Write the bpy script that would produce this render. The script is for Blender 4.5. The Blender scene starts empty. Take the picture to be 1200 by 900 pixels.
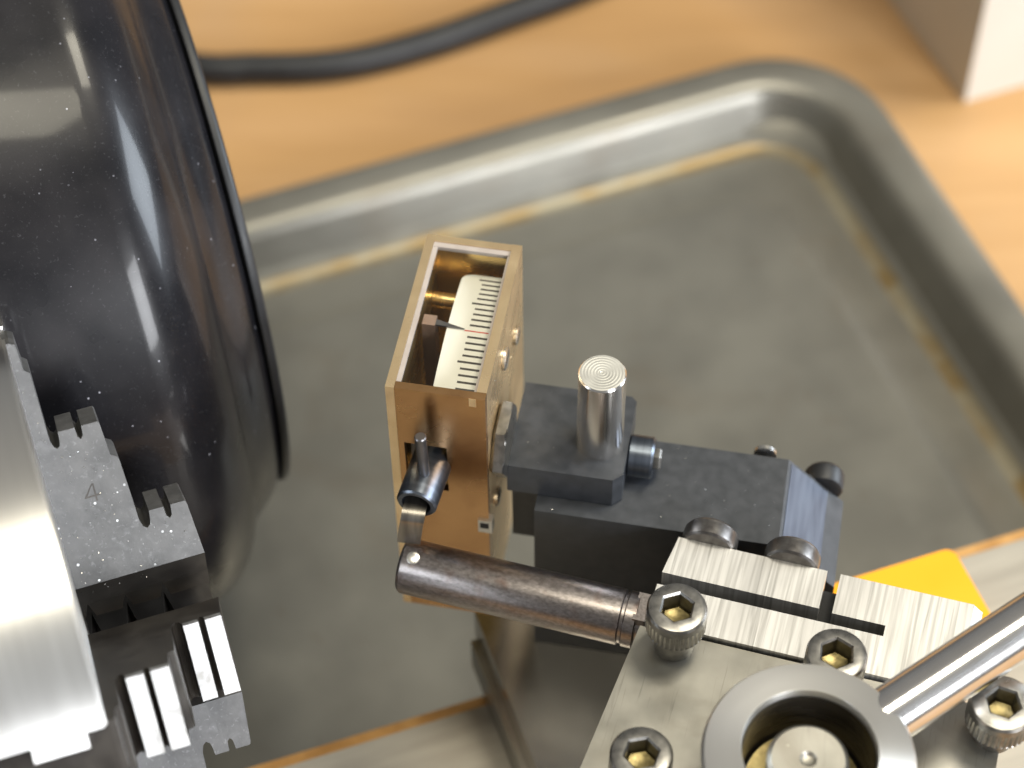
import bpy, bmesh, math, random
from math import radians, sin, cos, pi
from mathutils import Vector, Matrix
random.seed(7)
S = 0.001                                   # everything below is written in millimetres
sc = bpy.context.scene
col = sc.collection

# ---------------------------------------------------------------- camera
def cam_axes(pitch, yaw, roll):
    f = Vector((sin(yaw)*cos(pitch), cos(yaw)*cos(pitch), -sin(pitch)))
    r = Vector((cos(yaw), -sin(yaw), 0)); u = r.cross(f)
    r2 = r*cos(roll) + u*sin(roll)
    return r2, r2.cross(f), f
r_, u_, f_ = cam_axes(.901, -.193, -.015)
cd = bpy.data.cameras.new('camera'); cam = bpy.data.objects.new('camera', cd); col.objects.link(cam)
cam.matrix_world = Matrix(((r_.x, u_.x, -f_.x, 52.55*S), (r_.y, u_.y, -f_.y, -177.8*S),
                           (r_.z, u_.z, -f_.z, 233.2*S), (0, 0, 0, 1)))
cd.sensor_width = 36; cd.lens = 76.2; cd.clip_start = .01; cd.clip_end = 20
cd.dof.use_dof = True; cd.dof.focus_distance = .299; cd.dof.aperture_fstop = 15.0
sc.camera = cam

# ---------------------------------------------------------------- light
w = bpy.data.worlds.new('World'); sc.world = w; w.use_nodes = True
wn = w.node_tree.nodes; wl = w.node_tree.links
bg = wn['Background']
tcw = wn.new('ShaderNodeTexCoord'); sep = wn.new('ShaderNodeSeparateXYZ'); wr = wn.new('ShaderNodeValToRGB')
mrw = wn.new('ShaderNodeMapRange'); mrw.inputs['From Min'].default_value = -1
wl.new(tcw.outputs['Generated'], sep.inputs[0]); wl.new(sep.outputs['Z'], mrw.inputs['Value']); wl.new(mrw.outputs[0], wr.inputs[0])
e = wr.color_ramp.elements
e[0].position = .30; e[0].color = (.06, .047, .036, 1)
e[1].position = 1.0; e[1].color = (.62, .59, .53, 1)
m = wr.color_ramp.elements.new(.62); m.color = (.40, .40, .39, 1)
wl.new(wr.outputs[0], bg.inputs['Color']); bg.inputs['Strength'].default_value = .50

def area(name, az, el, dist, sx, sy, power, color, tgt=(.03, .02, -.04)):
    d = Vector((cos(radians(az))*cos(radians(el)), sin(radians(az))*cos(radians(el)), sin(radians(el))))
    l = bpy.data.lights.new(name, 'AREA'); l.shape = 'RECTANGLE'; l.size = sx; l.size_y = sy
    l.energy = power; l.color = color
    o = bpy.data.objects.new(name, l); col.objects.link(o)
    o.location = Vector(tgt) + d*dist
    o.rotation_euler = d.to_track_quat('Z', 'Y').to_euler()
area('window_behind_right', 17, 23, 2.0, .95, .9, 46, (.82, .91, 1.0))
area('window_front_right', -42, 22, 1.9, .6, .8, 36, (.95, .97, 1.0))
area('added_bar_light', -95, 82, 1.9, .7, .35, 12, (1.0, .93, .74))  # added overhead light for the boring bar highlight and the dial
area('ceiling_lamp', 40, 71, 1.9, .5, .45, 18, (1.0, .93, .76))

sc.view_settings.view_transform = 'Standard'; sc.view_settings.look = 'None'
sc.view_settings.exposure = 0.08; sc.view_settings.gamma = 1.0
sc.cycles.max_bounces = 8; sc.cycles.use_denoising = True
sc.cycles.caustics_reflective = False; sc.cycles.caustics_refractive = False
sc.cycles.sample_clamp_indirect = 6

# ---------------------------------------------------------------- materials
def mat(name, c1, c2=None, metal=0.0, rough=(.4, .4), nscale=(300, 300, 300), detail=4, ramp=(.35, .65),
        bump=0.0, bscale=None, specks=None, spots=None, coat=0.0, spec=.5, distort=0.0, aniso=0.0):
    m = bpy.data.materials.new(name); m.use_nodes = True
    n = m.node_tree.nodes; L = m.node_tree.links; b = n['Principled BSDF']
    tc = n.new('ShaderNodeTexCoord')
    def noise(scale, det=4, dist=0.0):
        mp = n.new('ShaderNodeMapping'); mp.inputs['Scale'].default_value = scale
        t = n.new('ShaderNodeTexNoise'); t.inputs['Scale'].default_value = 1.0
        t.inputs['Detail'].default_value = det; t.inputs['Distortion'].default_value = dist
        L.new(tc.outputs['Object'], mp.inputs[0]); L.new(mp.outputs[0], t.inputs['Vector']); return t
    def ramp_(src, a, z, ca, cz):
        r = n.new('ShaderNodeValToRGB'); r.color_ramp.elements[0].position = a; r.color_ramp.elements[1].position = z
        r.color_ramp.elements[0].color = (*ca, 1); r.color_ramp.elements[1].color = (*cz, 1)
        L.new(src, r.inputs[0]); return r.outputs[0]
    def mix(fac, a, bcol):
        x = n.new('ShaderNodeMix'); x.data_type = 'RGBA'
        L.new(fac, x.inputs[0]); L.new(a, x.inputs[6])
        x.inputs[7].default_value = (*bcol, 1); return x.outputs[2]
    c2 = c2 or c1
    t = noise(nscale, detail, distort)
    colr = ramp_(t.outputs[0], ramp[0], ramp[1], c1, c2)
    big = noise((45, 45, 45), 3)
    rr = n.new('ShaderNodeMapRange'); rr.inputs['From Min'].default_value = .35; rr.inputs['From Max'].default_value = .65
    rr.inputs['To Min'].default_value = rough[0]; rr.inputs['To Max'].default_value = rough[1]
    addn = n.new('ShaderNodeMath'); addn.operation = 'AVERAGE' if False else 'ADD'
    h1 = n.new('ShaderNodeMath'); h1.operation = 'MULTIPLY'; h1.inputs[1].default_value = .5
    h2 = n.new('ShaderNodeMath'); h2.operation = 'MULTIPLY'; h2.inputs[1].default_value = .5
    L.new(t.outputs[0], h1.inputs[0]); L.new(big.outputs[0], h2.inputs[0])
    L.new(h1.outputs[0], addn.inputs[0]); L.new(h2.outputs[0], addn.inputs[1]); L.new(addn.outputs[0], rr.inputs['Value'])
    L.new(rr.outputs[0], b.inputs['Roughness'])
    for sp in (spots or []):                 # (scale, low, high, colour, strength)
        t2 = noise((sp[0],)*3 if not isinstance(sp[0], tuple) else sp[0], 5, .6)
        k = n.new('ShaderNodeMapRange'); k.inputs['From Min'].default_value = sp[1]; k.inputs['From Max'].default_value = sp[2]
        k.inputs['To Max'].default_value = sp[4]; L.new(t2.outputs[0], k.inputs['Value'])
        colr = mix(k.outputs[0], colr, sp[3])
    if specks:                               # (cells per metre, size, colour, share)
        v = n.new('ShaderNodeTexVoronoi'); v.inputs['Scale'].default_value = specks[0]
        L.new(tc.outputs['Object'], v.inputs['Vector'])
        lt = n.new('ShaderNodeMath'); lt.operation = 'LESS_THAN'; lt.inputs[1].default_value = specks[1]
        L.new(v.outputs['Distance'], lt.inputs[0])
        sx = n.new('ShaderNodeSeparateXYZ'); L.new(v.outputs['Color'], sx.inputs[0])
        l2 = n.new('ShaderNodeMath'); l2.operation = 'LESS_THAN'; l2.inputs[1].default_value = specks[3]
        L.new(sx.outputs[0], l2.inputs[0])
        mu = n.new('ShaderNodeMath'); mu.operation = 'MULTIPLY'; L.new(lt.outputs[0], mu.inputs[0]); L.new(l2.outputs[0], mu.inputs[1])
        mk_ = noise((70, 70, 70), 4); mm = n.new('ShaderNodeMapRange'); mm.inputs['From Min'].default_value = .48; mm.inputs['From Max'].default_value = .62
        L.new(mk_.outputs[0], mm.inputs['Value']); m3 = n.new('ShaderNodeMath'); m3.operation = 'MULTIPLY'
        L.new(mu.outputs[0], m3.inputs[0]); L.new(mm.outputs[0], m3.inputs[1])
        colr = mix(m3.outputs[0], colr, specks[2])
    L.new(colr, b.inputs['Base Color'])
    b.inputs['Metallic'].default_value = metal
    b.inputs['Coat Weight'].default_value = coat; b.inputs['Coat Roughness'].default_value = .08
    b.inputs['Specular IOR Level'].default_value = spec
    if aniso:
        tg = n.new('ShaderNodeTangent'); tg.direction_type = 'RADIAL'; tg.axis = 'Z'
        L.new(tg.outputs[0], b.inputs['Tangent']); b.inputs['Anisotropic Rotation'].default_value = .25; b.inputs['Anisotropic'].default_value = aniso
    if bump:
        tb = noise(bscale or nscale, 3)
        bp = n.new('ShaderNodeBump'); bp.inputs['Strength'].default_value = 1; bp.inputs['Distance'].default_value = bump*S
        L.new(tb.outputs[0], bp.inputs['Height']); L.new(bp.outputs[0], b.inputs['Normal'])
    return m

M = {}
M['wood'] = mat('beech_laminate', (.46, .262, .105), (.54, .322, .145), rough=(.38, .48), nscale=(9, 70, 9), detail=5, bump=.02,
                spots=[((5, 26, 5), .50, .70, (.37, .20, .085), .6), ((14, 14, 14), .5, .7, (.45, .29, .165), .45), (900, .62, .72, (.36, .20, .09), .3)])
M['tray'] = mat('worn_tinplate', (.180, .172, .148), (.212, .203, .174), metal=.48, rough=(.30, .40), nscale=(60, 60, 60), detail=6,
                spots=[(34, .60, .78, (.15, .11, .07), .35), (260, .62, .80, (.13, .09, .06), .3), (1500, .66, .74, (.10, .08, .06), .4)], bump=.012, bscale=(900, 900, 900))
M['tray_stain'] = mat('burnt_oil_edge', (.20, .14, .06), (.235, .21, .15), metal=.4, rough=(.32, .45), nscale=(90, 90, 90), detail=6, ramp=(.4, .6))
M['cable'] = mat('black_rubber', (.008, .009, .011), (.013, .014, .017), rough=(.42, .55))
M['white'] = mat('cream_painted_board', (.62, .59, .53), (.66, .63, .57), rough=(.45, .55), nscale=(30, 30, 30))
M['motor'] = mat('black_enamel', (.008, .008, .010), (.013, .012, .014), rough=(.24, .38), nscale=(90, 90, 90), coat=.22, spec=.2,
                 specks=(800, .12, (.30, .30, .34), .16), spots=[(60, .5, .8, (.022, .021, .024), .6), (2500, .62, .72, (.07, .07, .075), .4)], bump=.006, bscale=(350, 350, 350))
M['oxide'] = mat('black_oxide_steel', (.030, .033, .038), (.043, .046, .053), rough=(.32, .42), nscale=(500, 500, 500), spec=.6,
                 specks=(420, .07, (.5, .5, .5), .05), bump=.004, bscale=(1500, 1500, 1500))
M['oxide_window_tint'] = mat('black_oxide_window_tint', (.07, .08, .11), (.10, .115, .15), metal=.45, rough=(.34, .44), nscale=(900, 120, 900), spec=.8, bump=.006)  # bluish window reflection put into the colour of the sloping face
M['jaw'] = mat('dusty_blackened_jaw', (.080, .080, .081), (.125, .124, .125), metal=.4, rough=(.42, .55), nscale=(260, 260, 260), detail=6,
               specks=(900, .16, (.85, .87, .9), .16), spots=[(420, .56, .80, (.20, .20, .205), .45), (1700, .60, .72, (.26, .262, .27), .45)], bump=.02, bscale=(1400, 1400, 1400))
M['jaw_dark'] = mat('oiled_jaw_steel', (.030, .026, .023), (.055, .049, .043), metal=.4, rough=(.30, .45), nscale=(200, 200, 200))
M['land'] = mat('ground_jaw_land', (.40, .40, .40), (.56, .56, .555), metal=.9, rough=(.38, .52), spots=[(400, .55, .7, (.22, .21, .19), .6)], nscale=(200, 1500, 200), bump=.003)
M['chuck'] = mat('turned_bright_steel', (.80, .79, .77), (.83, .82, .80), metal=1.0, rough=(.30, .33), nscale=(30, 30, 700), detail=3, bump=.0006,
                 bscale=(10, 10, 3000), aniso=.75)
M['pin'] = mat('turned_silver_steel', (.76, .745, .735), (.80, .785, .775), metal=1.0, rough=(.18, .22), nscale=(60, 60, 200), detail=2, aniso=.7)
M['steel'] = mat('plain_steel', (.55, .54, .52), (.68, .67, .65), metal=1.0, rough=(.24, .34), nscale=(300, 300, 300), bump=.003)
M['plate'] = mat('satin_steel_plate', (.32, .31, .275), (.40, .385, .345), metal=.9, rough=(.28, .42), nscale=(120, 120, 120), detail=8, bump=.004,
                 bscale=(700, 700, 700), spots=[(90, .5, .75, (.20, .175, .14), .6), ((1800, 90, 200), .62, .74, (.14, .13, .12), .45)], specks=(700, .1, (.5, .48, .4), .2))
M['screw'] = mat('greased_screw_steel', (.22, .215, .205), (.34, .33, .31), metal=.95, rough=(.26, .38), nscale=(700, 700, 700), bump=.004)
M['bore'] = mat('shaded_bore_steel', (.10, .09, .08), (.16, .15, .135), metal=.9, rough=(.22, .3), nscale=(100, 100, 900), bump=.002)  # darker tone stands in for shade inside the hub bore
M['darkscrew'] = mat('blackened_screw_steel', (.13, .12, .115), (.22, .21, .20), metal=.9, rough=(.28, .40), nscale=(600, 600, 600), bump=.004)
M['gold_oil_glint'] = mat('oily_socket_glint', (.19, .15, .065), (.30, .245, .11), metal=.8, rough=(.3, .4), nscale=(900, 900, 900), bump=.05)  # oily floor, with the yellow lamp reflection put into its colour
M['bed'] = mat('scraped_bed_steel', (.34, .315, .27), (.42, .39, .335), metal=.45, rough=(.38, .48), nscale=(40, 300, 40), detail=5, bump=.004)
M['slide'] = mat('polished_slide_steel', (.36, .34, .31), (.44, .42, .385), metal=.95, rough=(.17, .25), nscale=(60, 60, 60), bump=.002,
                 spots=[(40, .5, .8, (.24, .20, .17), .5)])
M['ply'] = mat('plywood_edge', (.50, .25, .07), (.66, .36, .12), rough=(.6, .7), nscale=(250, 250, 250), bump=.1)
M['orange'] = mat('orange_plastic', (.95, .385, .008), (.97, .41, .012), rough=(.30, .36), nscale=(60, 60, 60), spec=.5)
M['brass'] = mat('lacquered_brass', (.93, .70, .41), (.98, .76, .47), metal=.92, rough=(.24, .34), nscale=(120, 120, 300), detail=5, bump=.0015, spots=[(110, .5, .75, (.62, .42, .24), .55), (2200, .62, .75, (.50, .34, .19), .4)],
                 bscale=(200, 200, 900), specks=(420, .08, (.95, .93, .9), .05))
M['brass_front'] = mat('brushed_orange_brass', (.56, .32, .145), (.62, .365, .17), metal=1.0, rough=(.22, .30), nscale=(120, 60, 90), detail=6, bump=.001, spots=[(160, .5, .75, (.42, .22, .10), .6), (1800, .62, .75, (.30, .17, .08), .4)],
                 bscale=(1500, 40, 40), specks=(300, .06, (.95, .93, .9), .12))  # front plate, deeper orange than the other brass plates
M['brass_inner'] = mat('polished_brass', (.78, .56, .24), (.84, .62, .30), metal=.9, rough=(.24, .32), nscale=(50, 50, 300))
M['milky'] = mat('frosted_pane_edge', (.38, .325, .29), (.45, .39, .35), rough=(.25, .35))
M['dial'] = mat('ivory_dial', (.93, .91, .82), (.96, .94, .86), rough=(.38, .46), nscale=(200, 200, 200))
M['ink'] = mat('black_ink', (.035, .03, .028), (.07, .06, .055), rough=(.5, .6), nscale=(2000, 2000, 2000))
M['red'] = mat('red_ink', (.62, .07, .06), (.72, .12, .09), rough=(.5, .6))
M['copper'] = mat('dull_copper', (.52, .36, .28), (.62, .44, .35), metal=.8, rough=(.34, .44), nscale=(500, 500, 200), bump=.006)
M['needle'] = mat('grey_needle_steel', (.15, .145, .15), (.22, .215, .22), metal=.9, rough=(.3, .4))
M['collar'] = mat('blued_steel', (.10, .115, .14), (.14, .16, .195), metal=.95, rough=(.34, .42), nscale=(60, 60, 1200), bump=.002, aniso=.4)
M['bar'] = mat('browned_boring_bar_steel', (.21, .19, .185), (.34, .31, .305), metal=1.0, rough=(.30, .38), nscale=(2600, 2600, 1500), detail=8, ramp=(.3, .7), bump=.012,
               bscale=(2600, 2600, 1800), spots=[(260, .54, .75, (.20, .11, .08), .5)])
M['blade'] = mat('carbide_strip', (.20, .185, .165), (.30, .28, .25), metal=.95, rough=(.28, .38), nscale=(900, 100, 100), bump=.003)
M['black'] = mat('painted_recess_shade', (.006, .006, .007), (.01, .01, .011), rough=(.6, .7))  # near-black stands in for shade inside slots and openings

# brushed holder: fine cross-hatched grinding scratches that run across its width
def brushed():
    m = mat('surface_ground_steel', (.50, .49, .475), (.74, .73, .715), metal=.92, rough=(.34, .42), nscale=(1900, 50, 60), detail=6,
            ramp=(.30, .56), bump=.005, bscale=(2600, 60, 200), distort=.25, spots=[((1500, 60, 60), .58, .72, (.27, .26, .25), .55), ((120, 30, 60), .5, .7, (.40, .39, .38), .4)])
    return m
M['brushed'] = brushed()

# faced end of a turned pin: concentric tool marks
tm = mat('faced_steel_end', (.72, .71, .66), (.80, .79, .74), metal=.9, rough=(.34, .42))
n = tm.node_tree.nodes; L = tm.node_tree.links; wv = n.new('ShaderNodeTexWave'); wv.wave_type = 'RINGS'; wv.rings_direction = 'Z'
wv.inputs['Scale'].default_value = 700; wv.inputs['Distortion'].default_value = .6; tc = n.new('ShaderNodeTexCoord'); L.new(tc.outputs['Object'], wv.inputs[0])
bp = n.new('ShaderNodeBump'); bp.inputs['Distance'].default_value = .000016; bp.inputs['Strength'].default_value = .8
L.new(wv.outputs['Fac'], bp.inputs['Height']); L.new(bp.outputs[0], n['Principled BSDF'].inputs['Normal']); M['turned_end'] = tm

# thin clear pane
gm = bpy.data.materials.new('clear_pane'); gm.use_nodes = True
gn = gm.node_tree.nodes; gl = gm.node_tree.links; gn.remove(gn['Principled BSDF'])
tr = gn.new('ShaderNodeBsdfTransparent'); tr.inputs[0].default_value = (.97, .97, .96, 1)
gs = gn.new('ShaderNodeBsdfGlossy'); gs.inputs['Roughness'].default_value = .03
ms = gn.new('ShaderNodeMixShader')
lw = gn.new('ShaderNodeLayerWeight'); pw = gn.new('ShaderNodeMath'); pw.operation = 'POWER'; pw.inputs[1].default_value = 4
pa = gn.new('ShaderNodeMath'); pa.operation = 'MULTIPLY_ADD'; pa.inputs[1].default_value = .9; pa.inputs[2].default_value = .02
lw.inputs[0].default_value = .5; gl.new(lw.outputs['Facing'], pw.inputs[0]); gl.new(pw.outputs[0], pa.inputs[0]); gl.new(pa.outputs[0], ms.inputs[0]); gl.new(tr.outputs[0], ms.inputs[1]); gl.new(gs.outputs[0], ms.inputs[2])
gl.new(ms.outputs[0], gn['Material Output'].inputs['Surface']); M['pane'] = gm

# ---------------------------------------------------------------- helpers
WM = {}
I4 = Matrix.Identity(4)
def frame(o, x, y, z=None):
    x = Vector(x).normalized(); y = Vector(y).normalized(); z = x.cross(y) if z is None else Vector(z)
    m = Matrix((x, y, z)).transposed().to_4x4(); m.translation = Vector(o); return m
def axis(o, z, hint=(0, 0, 1)):
    z = Vector(z).normalized(); h = Vector(hint)
    if abs(z.dot(h)) > .95: h = Vector((1, 0, 0))
    x = h.cross(z).normalized(); return frame(o, x, z.cross(x))
def T(x, y, z): return Matrix.Translation((x, y, z))
def place(o, parent, Mw):
    """Mw is in millimetres, world space"""
    mw = Mw.copy(); mw.translation = mw.translation*S
    WM[o] = mw
    if parent is not None:
        o.parent = parent; o.matrix_basis = WM[parent].inverted() @ mw
    else:
        o.matrix_basis = mw
def tag(o, label, cat, group=None):
    o['label'] = label; o['category'] = cat
    if group: o['group'] = group
    return o
def thing(name, label, cat, loc, group=None):
    o = bpy.data.objects.new(name, None); col.objects.link(o); o.empty_display_size = .005
    place(o, None, T(*loc)); return tag(o, label, cat, group)
def obj(name, bm, m, parent=None, Mw=I4, label=None, kind=None, smooth=True, sharp=32):
    bmesh.ops.recalc_face_normals(bm, faces=bm.faces[:])
    bmesh.ops.scale(bm, vec=(S, S, S), verts=bm.verts[:])
    for f in bm.faces: f.smooth = smooth
    for ed in bm.edges:
        if len(ed.link_faces) != 2 or ed.calc_face_angle(0) > radians(sharp): ed.smooth = False
    me = bpy.data.meshes.new(name); bm.to_mesh(me); bm.free()
    me.materials.append(M[m] if isinstance(m, str) else m)
    o = bpy.data.objects.new(name, me); col.objects.link(o); place(o, parent, Mw)
    if label: o['label'] = label
    if kind: o['kind'] = kind
    return o
def bev(bm, w, seg=2):
    if w > 0:
        es = [e for e in bm.edges if len(e.link_faces) == 2 and e.calc_face_angle(0) > radians(25)]
        bmesh.ops.bevel(bm, geom=es, offset=w, segments=seg, profile=.5, affect='EDGES', clamp_overlap=True)
    return bm
def box(x0, x1, y0, y1, z0, z1, b=0.0, bm=None):
    nb = bmesh.new()
    v = [nb.verts.new((x, y, z)) for z in (z0, z1) for y in (y0, y1) for x in (x0, x1)]
    for f in ((0, 2, 3, 1), (4, 5, 7, 6), (0, 1, 5, 4), (2, 6, 7, 3), (0, 4, 6, 2), (1, 3, 7, 5)): nb.faces.new([v[i] for i in f])
    bev(nb, b)
    return join(bm, nb)
def join(bm, nb):
    if bm is None: return nb
    me = bpy.data.meshes.new('tmp'); nb.to_mesh(me); nb.free(); bm.from_mesh(me); bpy.data.meshes.remove(me); return bm
def prism(poly, z0, z1, b=0.0, bm=None, top=None):
    nb = bmesh.new(); top = top or poly
    a = [nb.verts.new((x, y, z0)) for x, y in poly]; c = [nb.verts.new((x, y, z1)) for x, y in top]
    nb.faces.new(a[::-1]); nb.faces.new(c); n = len(poly)
    for i in range(n): nb.faces.new((a[i], a[(i+1) % n], c[(i+1) % n], c[i]))
    bev(nb, b); return join(bm, nb)
def hull8(bottom, top, b=0.0, bm=None):
    nb = bmesh.new(); a = [nb.verts.new(p) for p in bottom]; c = [nb.verts.new(p) for p in top]; n = len(a)
    nb.faces.new(a[::-1]); nb.faces.new(c)
    for i in range(n): nb.faces.new((a[i], a[(i+1) % n], c[(i+1) % n], c[i]))
    bmesh.ops.recalc_face_normals(nb, faces=nb.faces[:]); bev(nb, b); return join(bm, nb)
def loft(rings, n=64, cap0=True, cap1=True, bm=None):
    """rings: list of (radius or function of angle, z)"""
    nb = bmesh.new(); R = []
    for r, z in rings:
        if not callable(r) and r <= 1e-6: R.append([nb.verts.new((0, 0, z))]); continue
        R.append([nb.verts.new(((r(2*pi*k/n) if callable(r) else r)*cos(2*pi*k/n), (r(2*pi*k/n) if callable(r) else r)*sin(2*pi*k/n), z)) for k in range(n)])
    for A, B in zip(R, R[1:]):
        for k in range(n):
            k2 = (k+1) % n
            if len(A) == 1 and len(B) > 1: nb.faces.new((A[0], B[k], B[k2]))
            elif len(B) == 1: nb.faces.new((A[k], A[k2], B[0]))
            else: nb.faces.new((A[k], A[k2], B[k2], B[k]))
    if cap0 and len(R[0]) > 1: nb.faces.new(R[0][::-1])
    if cap1 and len(R[-1]) > 1: nb.faces.new(R[-1])
    return join(bm, nb)
def hexr(af, ph=0):                       # hexagon of width af across flats as radius over angle
    return lambda t: (af/2)/cos(((t+ph) % (pi/3)) - pi/6)
def tube(pts, r, n=16, bm=None):
    nb = bmesh.new(); P = [Vector(p) for p in pts]; prev = None
    for i, p in enumerate(P):
        d = (P[min(i+1, len(P)-1)] - P[max(i-1, 0)]).normalized()
        x = d.cross(Vector((0, 0, 1))).normalized() if abs(d.z) < .95 else Vector((1, 0, 0)); y = d.cross(x)
        ring = [nb.verts.new(p + (x*cos(2*pi*k/n) + y*sin(2*pi*k/n))*r) for k in range(n)]
        if prev:
            for k in range(n): nb.faces.new((prev[k], prev[(k+1) % n], ring[(k+1) % n], ring[k]))
        else: nb.faces.new(ring[::-1])
        prev = ring
    nb.faces.new(prev); return join(bm, nb)
def rrect(x0, x1, y0, y1, r, n=10):
    pts = []
    for cx, cy, a in ((x1-r, y1-r, 0), (x0+r, y1-r, 90), (x0+r, y0+r, 180), (x1-r, y0+r, 270)):
        for k in range(n+1):
            t = radians(a + 90*k/n); pts.append((cx + r*cos(t), cy + r*sin(t)))
    return pts
def spline(ctrl, n=10):
    out = []; P = [Vector(c) for c in ctrl]; P = [2*P[0]-P[1]] + P + [2*P[-1]-P[-2]]
    for i in range(1, len(P)-2):
        for k in range(n):
            t = k/n; a, b, c, d = P[i-1:i+3]
            out.append(.5*((2*b) + (c-a)*t + (2*a-5*b+4*c-d)*t*t + (3*b-a-3*c+d)*t**3))
    out.append(P[-2]); return out

# lathe axes: e1 along the spindle, e2 across the bed (away from the camera)
al = radians(29.6)
e1 = Vector((cos(al), sin(al), 0)); e2 = Vector((-sin(al), cos(al), 0)); ez = Vector((0, 0, 1))
LATHE = frame((0, 0, 0), e1, e2)

# ---------------------------------------------------------------- setting: the table
TAB = frame((0, 0, -125), (cos(radians(12)), sin(radians(12)), 0), (-sin(radians(12)), cos(radians(12)), 0))
obj('table_top', box(-900, 900, -600, 900, -25, 0, 2), 'wood', None, TAB, kind='structure')

# ---------------------------------------------------------------- baking tray
ta = radians(31.3); TR = frame((0, 0, 0), (cos(ta), sin(ta), 0), (-sin(ta), cos(ta), 0))
t = thing('baking_tray', 'worn grey metal baking tray with rounded corner under the lathe', 'baking tray', (0, 0, -124))
X1, Y1 = 153.4, 146.4; X0, Y0 = -210.0, -130.0
def tray_sheet(rows, n=10):
    bm = bmesh.new(); prev = None
    for off, rad, z in rows:
        mi = 1 if 15 < off < 19.2 else 0
        ring = [bm.verts.new((x, y, z)) for x, y in rrect(X0+off, X1-off, Y0+off, Y1-off, rad, n)]
        if prev:
            for k in range(len(ring)):
                bm.faces.new((prev[k], prev[(k+1) % len(ring)], ring[(k+1) % len(ring)], ring[k])).material_index = mi
        prev = ring
    return bm, prev
bm, last = tray_sheet([(17.4, 13, -124.2), (16.0, 14, -123.2), (8.6, 20, -113.9), (2.6, 24, -113.2), (.9, 25.2, -112.9), (.15, 26, -112.2), (.2, 26, -111.6), (.9, 25.3, -111.1), (2.2, 24.4, -110.9), (7.4, 19.5, -111.2), (8.9, 18.4, -111.7),
                 (9.9, 17.4, -112.5), (10.9, 16.6, -114.2), (13.4, 14.2, -119.8), (14.4, 13.2, -121.5), (15.6, 12.4, -122.5), (16.8, 12, -122.9), (17.6, 12, -123.1), (18.6, 12, -123.12),(27, 12, -123.15), (28.2, 12, -122.95), (29.6, 12, -122.5), (31, 12, -122.35)])
bm.faces.new(last[::-1])
pan = obj('pan', bm, 'tray', t, TR, sharp=60); pan.data.materials.append(M['tray_stain'])

# ---------------------------------------------------------------- black cable and white box on the table
o = obj('power_cable', tube(spline([(-150, 190, -121.8), (-98.2, 179.5, -121.8), (-77.9, 181.3, -121.8), (-58.3, 186.3, -121.8), (-39.9, 196.8, -121.8),
        (-21.8, 210.8, -121.8), (-3, 226, -121.8), (30, 258, -121.8), (70, 300, -121.8)], 12), 3.7, 20), 'cable')
tag(o, 'thick black cable curving across the wooden table behind the tray', 'cable')
WB = frame((87.4, 201.7, -124.98), (cos(ta), sin(ta), 0), (-sin(ta), cos(ta), 0))
t = thing('white_box', 'cream white box standing on the table beyond the tray corner', 'box', (87.4, 201.7, -125))
obj('carton', box(0, 75, 0, 95, 0, 82, 1.2), 'white', t, WB)
obj('lid', box(-.6, 75.6, -.6, 95.6, 82.05, 96, 1.2), 'white', t, WB)

# ---------------------------------------------------------------- electric motor (axis parallel to the spindle)
MC = e1*(-8.2) + e2*81.4 + ez*(-40)
MO = axis(MC, e1)
t = thing('electric_motor', 'glossy black round motor housing with a thin rim at its right end', 'motor', (MC.x, MC.y, -112))
prof = [(30, -150), (66.5, -150), (68, -148), (68, -21)]
for k in range(1, 15):
    a = radians(68*k/14); prof.append((68 - 11.5*(1-cos(a))/(1-cos(radians(68))), -21 + 13*sin(a)/sin(radians(68))*.95))
prof += [(54.6, -6.4), (52.4, -4.2), (50.6, -3.0), (30, -2.65)]
obj('housing', loft(prof, 160), 'motor', t, MO, sharp=50)
obj('end_rim', loft([(30, -2.35), (50.2, -2.6), (50.7, -2.3), (50.8, -1.6), (50.5, -1.1), (49.8, -.9), (30, -.9)], 160), 'cable', t, MO, sharp=50)

# ---------------------------------------------------------------- four jaw chuck
ph = radians(38.9)
rB = -e2*cos(ph) + ez*sin(ph); rA = e2*sin(ph) + ez*cos(ph)
CO = e1*(-47.38) + e2*(-10.35) + ez*(-26.53)
CH = frame(CO, e1, rA)                     # x spindle, y along jaw A, z along jaw B
t = thing('lathe_chuck', 'bright steel four jaw lathe chuck with stepped black jaws at left edge', 'lathe chuck', tuple(CO + Vector((0, 0, -47))))
RC = 47.0
def body_layer(z0, z1, half, depth, R=RC, bm=None, b=0.0):
    pts = []; h = math.asin(half/R)
    for k in range(4):
        c = pi/2*k
        a0 = c + h; a1 = c + pi/2 - h
        for j in range(31): a = a0 + (a1-a0)*j/30; pts.append((R*cos(a), R*sin(a)))
        c2 = c + pi/2
        for sgn, rr in ((-1, depth), (1, depth)):
            d = Vector((cos(c2), sin(c2))); w_ = Vector((-sin(c2), cos(c2)))
            p = d*rr + w_*half*sgn; pts.append((p.x, p.y))
    return prism(pts, z0, z1, b, bm)
CHZ = frame(CO, rA, rB)                    # z = rA x rB = e1
assert (CHZ.to_3x3() @ Vector((0, 0, 1)) - e1).length < 1e-3 or True
zdir = rA.cross(rB)
sg = 1 if zdir.dot(e1) > 0 else -1
CHZ = frame(CO, rA, rB) if sg > 0 else frame(CO, rB, rA)
bmc = body_layer(-2.6, -.35, 5.25, 9, RC-.0)
bmc = body_layer(-.349, 0, 5.4, 9, RC-.35, bmc)
bmc = body_layer(-9.2, -2.601, 3.4, 9, RC, bmc)
bmc = body_layer(-16, -9.201, 5.25, 9, RC, bmc)
body = obj('chuck_body', bmc, 'chuck', t, CHZ, sharp=20)
obj('back_body', loft([(20, -60), (RC-1, -60), (RC, -59), (RC, -16.01), (20, -16.01)], 160), 'chuck', t, CHZ, sharp=20)
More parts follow.
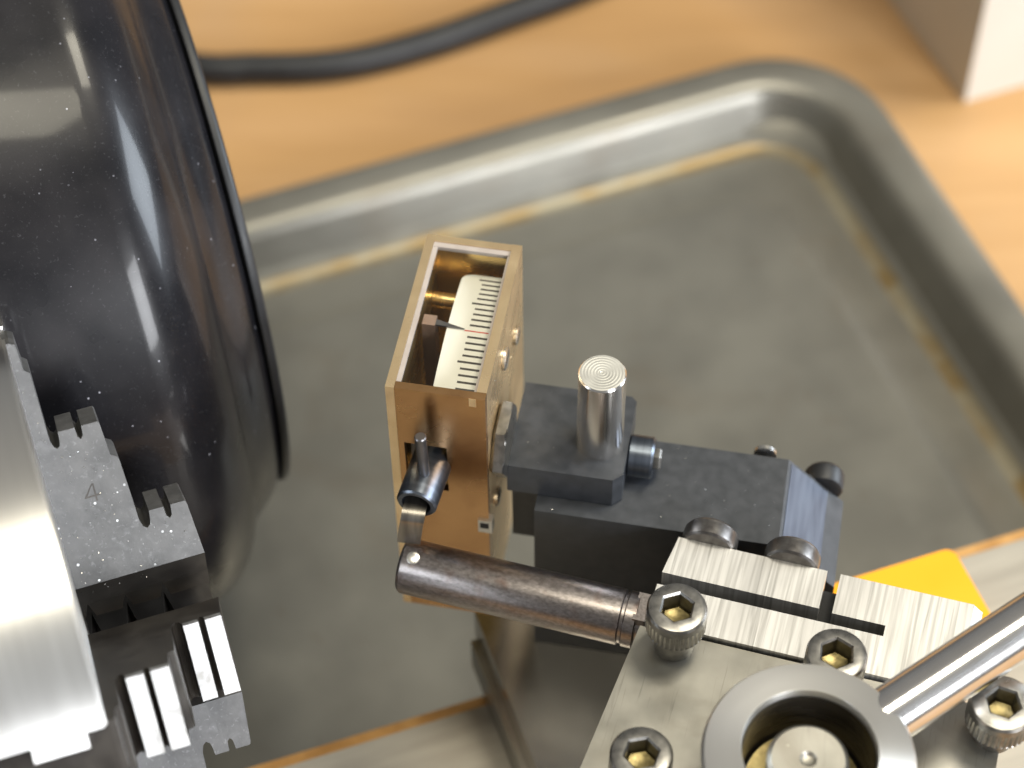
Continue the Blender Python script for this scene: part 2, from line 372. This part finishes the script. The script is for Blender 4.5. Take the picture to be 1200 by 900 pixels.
AP = [(-15, 10.5), (-15, 44.6), (.4, 45.6), (1.1, 45.2), (1.3, 41.6), (2.0, 41.0), (2.05, 33.4), (2.1, 31.3), (2.4, 30.4), (2.8, 30.1), (3.2, 30.4), (3.35, 31.3), (3.4, 32.3),
      (5.65, 32.3), (5.75, 31.0), (6.1, 30.5), (6.5, 31.0), (6.6, 32.3), (8.8, 32.3), (9.0, 32.0), (9.3, 27.4), (10.1, 26.9), (10.3, 26.3), (10.6, 20.5),
      (10.7, 17.5), (11.0, 16.5), (11.5, 16.1), (12.0, 16.5), (12.2, 17.4), (12.3, 18.4), (14.3, 18.4), (14.4, 17.0), (14.8, 16.6), (15.15, 17.0), (15.3, 18.4),
      (17.3, 18.4), (17.5, 18.0), (18.1, 10.5)]
HW = 5.4
def jaw(Mj, label, lands):
    bm = prism(AP, -HW, HW, 0)
    j = obj('jaw', bm, 'jaw_dark' if lands else 'jaw', t, Mj, label=label, smooth=False)
    obj('jaw_tip', hull8([(-15, 10.45, -HW), (18.1, 10.45, -HW), (18.1, 10.45, HW), (-15, 10.45, HW)],
                 [(-14.9, 7.3, -2.9), (18.0, 7.3, -2.9), (18.0, 7.3, 2.9), (-14.9, 7.3, 2.9)]), 'jaw_dark', j, Mj, smooth=False)
    for a0, a1 in ((-15, 1.0), (1.0, 6.2), (6.2, 11.6), (11.6, 18.0)):       # bevelled edge cut by small vee notches
        q = .75 if a1 < 18 else .05
        obj('jaw_tip_tooth', hull8([(a0, 7.29, -2.9), (a1, 7.29, -2.9), (a1, 7.29, 2.9), (a0, 7.29, 2.9)],
                     [(a0+.75, 4.6, -.5), (a1-q, 4.6, -.5), (a1-q, 4.6, .5), (a0+.75, 4.6, .5)]), 'jaw_dark', j, Mj, smooth=False)
    if lands:
        for a0, a1, rr in ((3.4, 5.7, 32.3), (6.55, 8.95, 32.3), (12.3, 14.35, 18.4), (15.25, 17.45, 18.4)):
            obj('ground_land', box(a0, a1, rr-1, rr+.25, -HW-.05, HW+.05, .22), 'land', j, Mj)
    return j
JA = frame(CO, e1, rA); JB = frame(CO, e1, rB); JC = frame(CO, e1, -rA); JD = frame(CO, e1, -rB)
ja = jaw(JA, 'dusty stepped jaw pointing up and away', False)
jb = jaw(JB, 'stepped jaw with four bright ground lands', True)
jaw(JC, 'jaw pointing down towards the bed', False)
jaw(JD, 'jaw hidden behind', False)
# the stamped 4 on jaw A
bm = box(-1.1, 1.0, -.62, -.38, 0, .04)
bm = box(.30, .52, -1.3, 1.2, 0, .041, 0, bm)
bm = hull8([(-1.15, -.6, 0), (-.85, -.6, 0), (.42, 1.25, 0), (.25, 1.25, 0)], [(-1.15, -.6, .042), (-.85, -.6, .042), (.42, 1.25, .042), (.25, 1.25, .042)], 0, bm)
sgn = 1 if (JA.to_3x3() @ Vector((0, 0, 1))).dot(rB) > 0 else -1
obj('stamped_number', bm, 'jaw_dark', ja, JA @ T(5.6, 23, sgn*(HW-.012)))

# ---------------------------------------------------------------- bed, board and cross slide
o = obj('plywood_board', box(-140, 190, -96, -6.2, -82.6, -79.6, .15), 'ply', None, LATHE)
tag(o, 'thin plywood board showing as an orange line under the steel bed', 'board')
o = obj('lathe_bed', box(-135, 185, -92, -9.4, -79.55, -77, .4), 'bed', None, LATHE)
tag(o, 'flat grey steel lathe bed crossing the bottom of the view', 'lathe bed')
for x in (-120, 150):
    o = obj('bed_foot', box(x-10, x+10, -85, -20, -122.1, -82.65, 1), 'cable', None, LATHE)
    tag(o, 'black rubber foot under the %s end of the lathe bed' % ('left' if x < 0 else 'right'), 'foot')
t = thing('cross_slide', 'polished steel cross slide under the tool post and black blocks', 'cross slide', tuple(e1*35 + e2*-30 + ez*-77))
obj('slide_body', box(11.2, 58, -95, -.8, -69.5, -62, .35), 'slide', t, LATHE)
obj('dovetail', box(10.2, 59, -95, -1.4, -76.97, -69.55, .3), 'plate', t, LATHE)
obj('post_block', box(24, 57, -80, -40, -61.97, -38.2, 1.2), 'slide', t, LATHE)

# orange block
t = thing('orange_plastic_block', 'bright orange plastic block with rounded corner behind the tool post', 'plastic block', tuple(e1*75 + e2*-20 + ez*-77))
P = LATHE.inverted() @ Vector((84.6, 29.2, -60))
pts = rrect(P.x-48, P.x, P.y-15, P.y, 1.8, 5)
obj('block_body', prism(pts, -76.9, -60, .5), 'orange', t, LATHE)

# ---------------------------------------------------------------- mounting block and clamp block
t = thing('mounting_block', 'large black steel block with one sloping end behind the holder', 'steel block', (42, 8, -62))
bx = [(20.6, -61.9), (65.2, -61.9), (65.2, -34.6), (56.2, -26), (20.6, -26)]
obj('block_body', prism(bx, 0, 15.6, .35), 'oxide', t, frame((0, 16.7, 0), (1, 0, 0), (0, 0, 1)))
obj('window_tint_face', prism([(56.7, 1.6), (64.9, 1.6), (64.9, 16.2), (56.7, 16.2)], 0, .06), 'oxide_window_tint', t,
    frame((0, 0, 0), (1, 0, 0), (0, 1, 0)) @ T(56.2, 0, -26) @ Matrix.Rotation(radians(43.7), 4, 'Y') @ T(-56.2+.15, 0, .02) @ Matrix.Scale(1, 4))
kb = thing('black_button', 'rounded dark button poking out behind the sloping black block', 'button', (61, 18.9, -30))
obj('grip', loft([(2.2, 0), (2.8, .2), (3.0, .6), (3.0, 2.9), (2.6, 3.5), (1.4, 3.7)], 40), 'cable', kb, axis((61.9, 16.8, -32.6), (0, 1, 0)))
wt = obj('bright_washer', loft([(1.2, 0), (1.7, .1), (1.7, .7), (1.2, .8)], 32), 'steel', None, axis((52.6, 17.3, -26.7), (0, 1, 0)))
tag(wt, 'small bright washer peeking over back edge of the big black block', 'washer')

t = thing('clamp_block', 'small black clamp block beside the brass gauge holding an upright bright pin', 'steel block', (24, 11, -25.7))
cb = [(16.1, 3.8), (31.6, 3.8), (32.9, 5.1), (32.9, 18.6), (32.1, 19.4), (16.1, 19.4)]
obj('block_body', prism(cb, -25.7, -19.6, .22), 'oxide', t)
obj('lower_tongue', box(16.4, 30, 6, 18, -40, -25.75, .3), 'oxide', t)
obj('upright_pin', loft([(3.4, -20.5), (3.4, -3.75), (3.2, -3.5)], 72),
    'pin', t, T(28.7, 10.3, 0))
obj('turned_end', loft([(3.19, -3.499), (3.19, -3.47), (.3, -3.47), (.15, -3.6), (0, -3.7)], 64), 'turned_end', t, T(28.7, 10.3, 0))
sm = axis((32.95, 11.0, -22.7), (1, 0, 0))
sk = obj('cap_screw', loft([(2.9, 0), (3.15, .25), (3.15, 3.4), (2.85, 3.75), (hexr(3.4), 3.75), (hexr(3.3), 1.6), (0, 1.2)], 72), 'collar', t, sm)
obj('hex_key_stub', loft([(hexr(2.9), 1.7), (hexr(2.9), 4.5), (hexr(2.5), 4.8)], 24), 'screw', sk, sm)
obj('hex_nut', loft([(hexr(9.2), 0), (hexr(9.6), .12), (hexr(10.4), .5), (hexr(10.4), 1.9), (lambda a: min(hexr(10.4)(a), 5.35), 2.05), (3.4, 2.15)], 72), 'screw', t,
    axis((14.05, 6.9, -17.7), (1, 0, 0)), sharp=20)

# ---------------------------------------------------------------- brass dial gauge
W_, D_, H_ = 14.0, 28.8, 54.4
g = thing('dial_gauge', 'open topped brass box gauge with white scale and needle under a clear pane', 'gauge', (7, 14.4, -H_))
obj('left_plate', box(0, 1.25, 0, D_, -H_, 0, .12), 'brass', g)
bm = box(12.6, W_, 1.26, D_, -H_, 0, .12)
obj('right_plate', bm, 'brass', g)
obj('back_plate', box(1.26, 12.59, D_-1.2, D_-.03, -H_, -.05, .08), 'brass', g)
# front plate with its square window
def plate_hole(x0, x1, z0, z1, hx0, hx1, hz0, hz1, y0, y1):
    bm = bmesh.new()
    def ring(a, b, c, d, y): return [bm.verts.new(p) for p in ((a, y, c), (b, y, c), (b, y, d), (a, y, d))]
    o0, o1 = ring(x0, x1, z0, z1, y0), ring(x0, x1, z0, z1, y1); h0, h1 = ring(hx0, hx1, hz0, hz1, y0), ring(hx0, hx1, hz0, hz1, y1)
    for i in range(4):
        j = (i+1) % 4
        bm.faces.new((o0[i], o0[j], h0[j], h0[i])); bm.faces.new((o1[i], h1[i], h1[j], o1[j]))
        bm.faces.new((o0[i], o1[i], o1[j], o0[j])); bm.faces.new((h0[i], h0[j], h1[j], h1[i]))
    return bev(bm, .09, 1)
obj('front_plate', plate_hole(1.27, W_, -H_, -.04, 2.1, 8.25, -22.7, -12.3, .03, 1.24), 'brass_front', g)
obj('joint_inlay', box(11.75, 12.75, -.06, .5, -1.75, -.1, .06), 'brass', g)
obj('inner_block', box(1.3, 12.55, 1.3, D_-1.35, -H_+.2, -28, 0), 'brass_inner', g)
obj('inner_wall', box(1.26, 1.33, 1.3, D_-1.3, -27.9, -1.0, 0), 'brass_inner', g)
obj('inner_wall', box(1.34, 12.5, D_-1.29, D_-1.22, -27.9, -1.0, 0), 'brass_inner', g)
obj('pane_rim', box(1.27, 1.95, 1.26, D_-2.15, -.9, -.22, .06), 'milky', g, label='frosted left edge of the pane')
obj('pane_rim', box(1.27, 12.58, D_-2.1, D_-1.22, -.9, -.20, .06), 'milky', g, label='frosted back edge of the pane')
obj('pane_rim', box(12.25, 12.59, 1.26, D_-2.15, -.9, -.22, .05), 'milky', g, label='frosted right edge of the pane')
obj('pane', box(1.97, 12.23, 1.27, D_-2.13, -.8, -.45, 0), 'pane', g, smooth=False)
# curved scale
RD = 45.0; YC = 14.15; ZT = -3.0
def arc(s, x, dz=0.0): a = s/RD; return (x, YC + (RD+dz)*sin(a), ZT - RD + (RD+dz)*cos(a))
def strip(s0, s1, x0, x1, d0, d1, n, bm=None, round_=0):
    nb = bmesh.new(); prev = None
    for i in range(n+1):
        s = s0 + (s1-s0)*i/n; xa = x0
        if round_ and s > s1-round_: xa = x0 + round_ - math.sqrt(max(0, round_**2 - (s-(s1-round_))**2))
        ring = [nb.verts.new(p) for p in (arc(s, xa, d0), arc(s, x1, d0), arc(s, x1, d1), arc(s, xa, d1))]
        if prev:
            for k in range(4): nb.faces.new((prev[k], prev[(k+1) % 4], ring[(k+1) % 4], ring[k]))
        else: nb.faces.new(ring[::-1])
        prev = ring
    nb.faces.new(prev); return join(bm, nb)
dial = obj('dial_scale', strip(-12.6, 12.1, 5.75, 12.5, -1.0, 0, 60, None, 1.6), 'dial', g, label='curved ivory scale strip')
for k in range(-10, 11):
    s = k*1.09; x0 = 8.35 if k % 5 == 0 and k else 8.9
    if k == 0:
        obj('tick_mark', strip(-.10, .10, 8.3, 12.2, .0, .03, 2), 'red', dial, label='red centre line of the scale')
    else:
        obj('tick_mark', strip(s-.165, s+.165, x0+random.uniform(-.06, .06), 12.2, .0, .03, 2), 'ink', dial)
ds = obj('dial_spoke', box(7, 11.6, 12, 16, -27.9, -4.05, .2), 'brass_inner', g)
obj('spacer_rod', loft([(1.15, 1.35), (1.15, 11.5)], 32), 'brass_inner', g, axis((0, 24.2, -9), (1, 0, 0)))
nd = obj('needle_post', box(2.15, 4.05, 13.9, 15.75, -20, -2.5, .15), 'copper', g, label='square copper post carrying the needle')
nb_ = obj('needle', hull8([(4.06, 14.2, -2.95), (4.06, 15.2, -2.95), (8.3, 14.28, -2.85), (8.3, 14.2, -2.85)], [(4.06, 14.2, -2.6), (4.06, 15.2, -2.6), (8.3, 14.28, -2.75), (8.3, 14.2, -2.75)]), 'needle', nd)
def slot_screw(Mw, r, h, parent, m='steel'):
    s = obj('slotted_screw', loft([(r*.96, 0), (r, .1), (r, h*.7), (r*.8, h), (0, h)], 40), m, parent, Mw)
    obj('slot', box(-r*.78, r*.78, -.16, .16, h-.02, h+.012), 'black', s, Mw)  # thin black strip painted as the shade in the slot
slot_screw(axis((14.02, 13.6, -7.4), (1, 0, 0)), 1.75, .55, g)
slot_screw(axis((14.02, 22.6, -13.0), (1, 0, 0)), 1.5, .5, g)
slot_screw(axis((14.02, 6.0, -30.8), (1, 0, 0)), 1.5, .5, g)
obj('corner_lug', box(12.5, 14.6, -.5, 1.0, -31.2, -28.3, .15), 'steel', g)
obj('corner_lug_shade', box(12.8, 14.1, -.56, -.45, -30.1, -28.9, .03), 'black', g)  # black patch painted as the shade of a recess
# collar that pokes out of the window, with its cross pin and spring blade
cdir = Vector((-.10, -1, -.03)).normalized()
CM = axis((5.95, 1.9, -17.0), cdir)
cl = obj('collar', loft([(2.85, -1.2), (2.95, -1.0), (2.95, 8.5), (2.7, 8.8), (2.15, 8.8), (2.1, 4.5), (0, 4.5)], 64), 'collar', g, CM)
obj('cross_pin', loft([(.84, 0), (.84, 9.4), (.7, 9.6)], 24), 'needle', cl, axis((5.62, -3.3, -15.4), (-.02, .0, 1)))
bl = spline([(4.9, -5.0, -18.1), (4.85, -7.2, -18.2), (4.8, -8.4, -18.9), (4.6, -8.75, -20.2)], 6) + [Vector((4.15, -8.9, -23.9))]
bm = bmesh.new(); prev = None
for i, p in enumerate(bl):
    d = (bl[min(i+1, len(bl)-1)] - bl[max(i-1, 0)]).normalized(); wv = Vector((1, .02, 0)); nn = d.cross(wv).normalized()
    ring = [bm.verts.new(p + wv*a + nn*b) for a, b in ((-1.68, -.26), (1.68, -.26), (1.68, .26), (-1.68, .26))]
    if prev:
        for k in range(4): bm.faces.new((prev[k], prev[(k+1) % 4], ring[(k+1) % 4], ring[k]))
    else: bm.faces.new(ring[::-1])
    prev = ring
bm.faces.new(prev)
obj('spring_blade', bm, 'blade', cl)
obj('window_shade_panel', box(1.4, 9.2, 6.5, 6.9, -24, -11, 0), 'black', g)  # black panel stands in for shade inside the gauge window
obj('inner_lever', box(2.5, 3.6, 2.2, 5.5, -22, -13.4, .1), 'darkscrew', g)

# ---------------------------------------------------------------- tool holder (ground steel) with clamp strip
be = radians(-5.6); u1 = Vector((cos(be), sin(be), 0)); u2 = Vector((-sin(be), cos(be), 0))
HF = frame((41.4, -1.9, -23), u1, u2)      # x along the holder, y away from the camera, z up from its top
t = thing('tool_holder', 'bright ground steel holder with a dark saw slot and clamp strip', 'tool holder', tuple(HF @ Vector((22, -8, -14))))
body = [(-.6, -14.9), (42.6, -14.9), (42.9, 0), (24.1, 0), (24.1, -6.7), (31.6, -6.7), (31.6, -8.5), (-.4, -8.5)]
obj('holder_body', prism(body, -15, 0, .16), 'brushed', t, HF)
obj('bevelled_end', hull8([(42.62, -14.8, -14.9), (44.0, -14.8, -14.9), (44.3, -.1, -14.9), (42.92, -.1, -14.9)], [(42.62, -14.8, -.02), (44.0, -14.8, -1.3), (44.3, -.1, -1.3), (42.92, -.1, -.02)]), 'steel', t, HF, smooth=False)
obj('slot_floor', box(-.2, 31.4, -8.4, -.6, -15, -4.2, 0), 'black', t, HF)  # black colour stands in for shade down in the saw slot
cs = obj('clamp_strip', prism([(.7, 0), (22.2, 0), (22.2, -6.45), (-.2, -6.45)], -4.15, .05, .16), 'brushed', t, HF)
def cap_screw(parent, Mw, r=4.1, h=5.6, shank=2.75, sl=4, m='screw', knurl=True, af=4.0):
    n = 144
    kn = (lambda a: r - (.2 if int(round(a/(2*pi)*n)) % 4 < 2 else 0)) if knurl else r
    s = obj('cap_screw', loft([(shank, -sl), (shank, -.001), (r-.35, 0), (r-.1, .2), (kn, .3), (kn, h*.62), (r-.02, h*.66), (r-.05, h-.55), (r-.3, h-.15), (r-.75, h),
              (hexr(af+.5), h), (hexr(af), h-.3), (hexr(af), h-(3.4 if h > 4 else 2.3))], n, True, False), m, parent, Mw, sharp=28)
    obj('socket_floor', loft([(0, -.2), (hexr(af+.1), -.2), (hexr(af+.1), 0), (hexr(af-.5), .25), (1.0, .1), (0, 0)], 36, False, False), 'gold_oil_glint', s, Mw @ T(0, 0, h-(3.3 if h > 4 else 2.2)))
    return s
for u in (5.0, 16.9):
    cap_screw(cs, HF @ T(u, .03, -1.5) @ axis((0, 0, 0), (0, 1, 0)), 4.0, 3.1, 1.3, 2, 'darkscrew', False)

# ---------------------------------------------------------------- boring bar
b0 = Vector((3.35, -10.25, -28)); b1 = Vector((38.0, -13.6, -28.2)); bd = (b1-b0).normalized()
t = thing('boring_bar', 'brown steel round bar lying in front of the brass gauge', 'boring bar', tuple(b0 + Vector((17, 0, -3.6))))
BM_ = axis(b0, bd); L_ = (b1-b0).length
obj('bar_body', loft([(3.6, 0), (3.95, .35), (4.05, .55), (4.05, L_-2.3), (3.7, L_-2.1), (3.7, L_-1.7), (4.05, L_-1.5), (4.05, L_), (3.3, L_+.2), (3.3, L_+7)], 96), 'bar', t, BM_)
obj('inset_pin', loft([(.95, -.9), (.95, .05), (.8, .12), (0, .14)], 32), 'steel', t, axis(b0 + Vector((1.95, -1.12, 3.92)), (0, -.28, 1)))
obj('bar_socket', box(-2.6, -.35, -14.2, -9.6, -9.2, -1.4, .6), 'bar', t, HF)

# ---------------------------------------------------------------- tool post
PF = HF
t = thing('tool_post', 'satin steel tool post with cap screws and a round hub in the lower right corner', 'tool post', tuple(HF @ Vector((22, -38, -30))))
obj('top_plate', prism([(-1.2, -15.2), (49.5, -15.2), (49.5, -56), (-5.2, -56)], -14, -1.0, .45), 'plate', t, HF)
for (x, y, zt, r) in ((43.75, -19.2, -14.3, 4.15), (65.6, -21.9, -15.5, 4.15), (42.2, -41.8, -14.5, 4.15), (87.7, -25.6, -15.5, 4.4)):
    h = 4.9; cap_screw(t, T(x, y, zt-h) @ Matrix.Rotation(random.uniform(-.5, .5), 4, 'Z'), r, h, 2.75, 24.0+zt-h+30-26+.5 if False else (zt-h+24.0)+.3, 'screw', True, 3.9)
HC = (63.1, -41.7)
hub = obj('hub_ring', loft([(11.0, -24), (11.4, -15), (12.9, -11.6), (13.5, -9.4), (13.4, -8.9), (13.1, -8.5), (8.9, -7.3), (8.6, -7.25), (8.5, -7.5), (8.4, -17.4), (0, -17.4)], 128),
          'chuck', t, T(HC[0], HC[1], 0), sharp=22)
obj('hub_bore', loft([(8.36, -8.6), (8.0, -16.5), (7.7, -17.2), (0, -17.2)], 96, False, False), 'bore', t, T(HC[0], HC[1], 0))
obj('yellow_glint_ring', loft([(5.1, -17.1), (7.5, -17.1), (7.6, -16.8), (7.5, -16.5), (5.1, -16.5)], 80, False, False), 'gold_oil_glint', t, T(HC[0], HC[1], 0))  # added ring, gold colour stands in for yellow lamp glint in the bore
obj('centre_boss', loft([(5.0, -17.1), (5.2, -9.5), (4.6, -8.9), (1.1, -8.9), (.7, -9.4), (0, -9.5)], 72), 'plate', t, T(HC[0], HC[1]-.4, 0))
h0 = Vector((HC[0], HC[1], -12.5)); hd = Vector((.72, .69, .055)).normalized()
obj('handle', loft([(3.8, 11.4), (3.8, 60), (3.0, 60.6)], 64), 'pin', t, axis(h0, hd))

# ---------------------------------------------------------------- fine metal swarf
def swarf(name, label, pts, size):
    bm = bmesh.new()
    for p in pts:
        s = random.uniform(.5, 1)*size; q = Vector(p)
        v = [bm.verts.new(q + Vector((random.uniform(-s, s), random.uniform(-s, s), random.uniform(0, s)))) for _ in range(4)]
        for f in ((0, 1, 2), (0, 2, 3), (0, 3, 1), (1, 3, 2)): bm.faces.new([v[i] for i in f])
    o = obj(name, bm, 'steel', None, I4, kind='stuff', smooth=False)
    o['label'] = label; o['category'] = 'swarf'
pts = []
for _ in range(240):
    a = random.uniform(0, 17); r = random.uniform(9, 43)
    if r < 40 - a*1.75 or (a < 8.5 and r < 31) or (r < 17 and a < 17):
        pts.append(tuple(CO + e1*a + rA*r + rB*(HW+.03)))
swarf('jaw_swarf', 'tiny bright metal chips stuck to the upper chuck jaw', pts, .16)
pts = []
for _ in range(70): pts.append((random.uniform(21, 56), random.uniform(1.5, 16), -25.97))
for _ in range(16): pts.append((random.uniform(17, 32), random.uniform(4.5, 19), -19.57))
for _ in range(30): pts.append((14.03, random.uniform(3, 27), random.uniform(-20, -2)))
swarf('block_swarf', 'fine metal dust scattered on the black blocks and brass side', pts, .10)
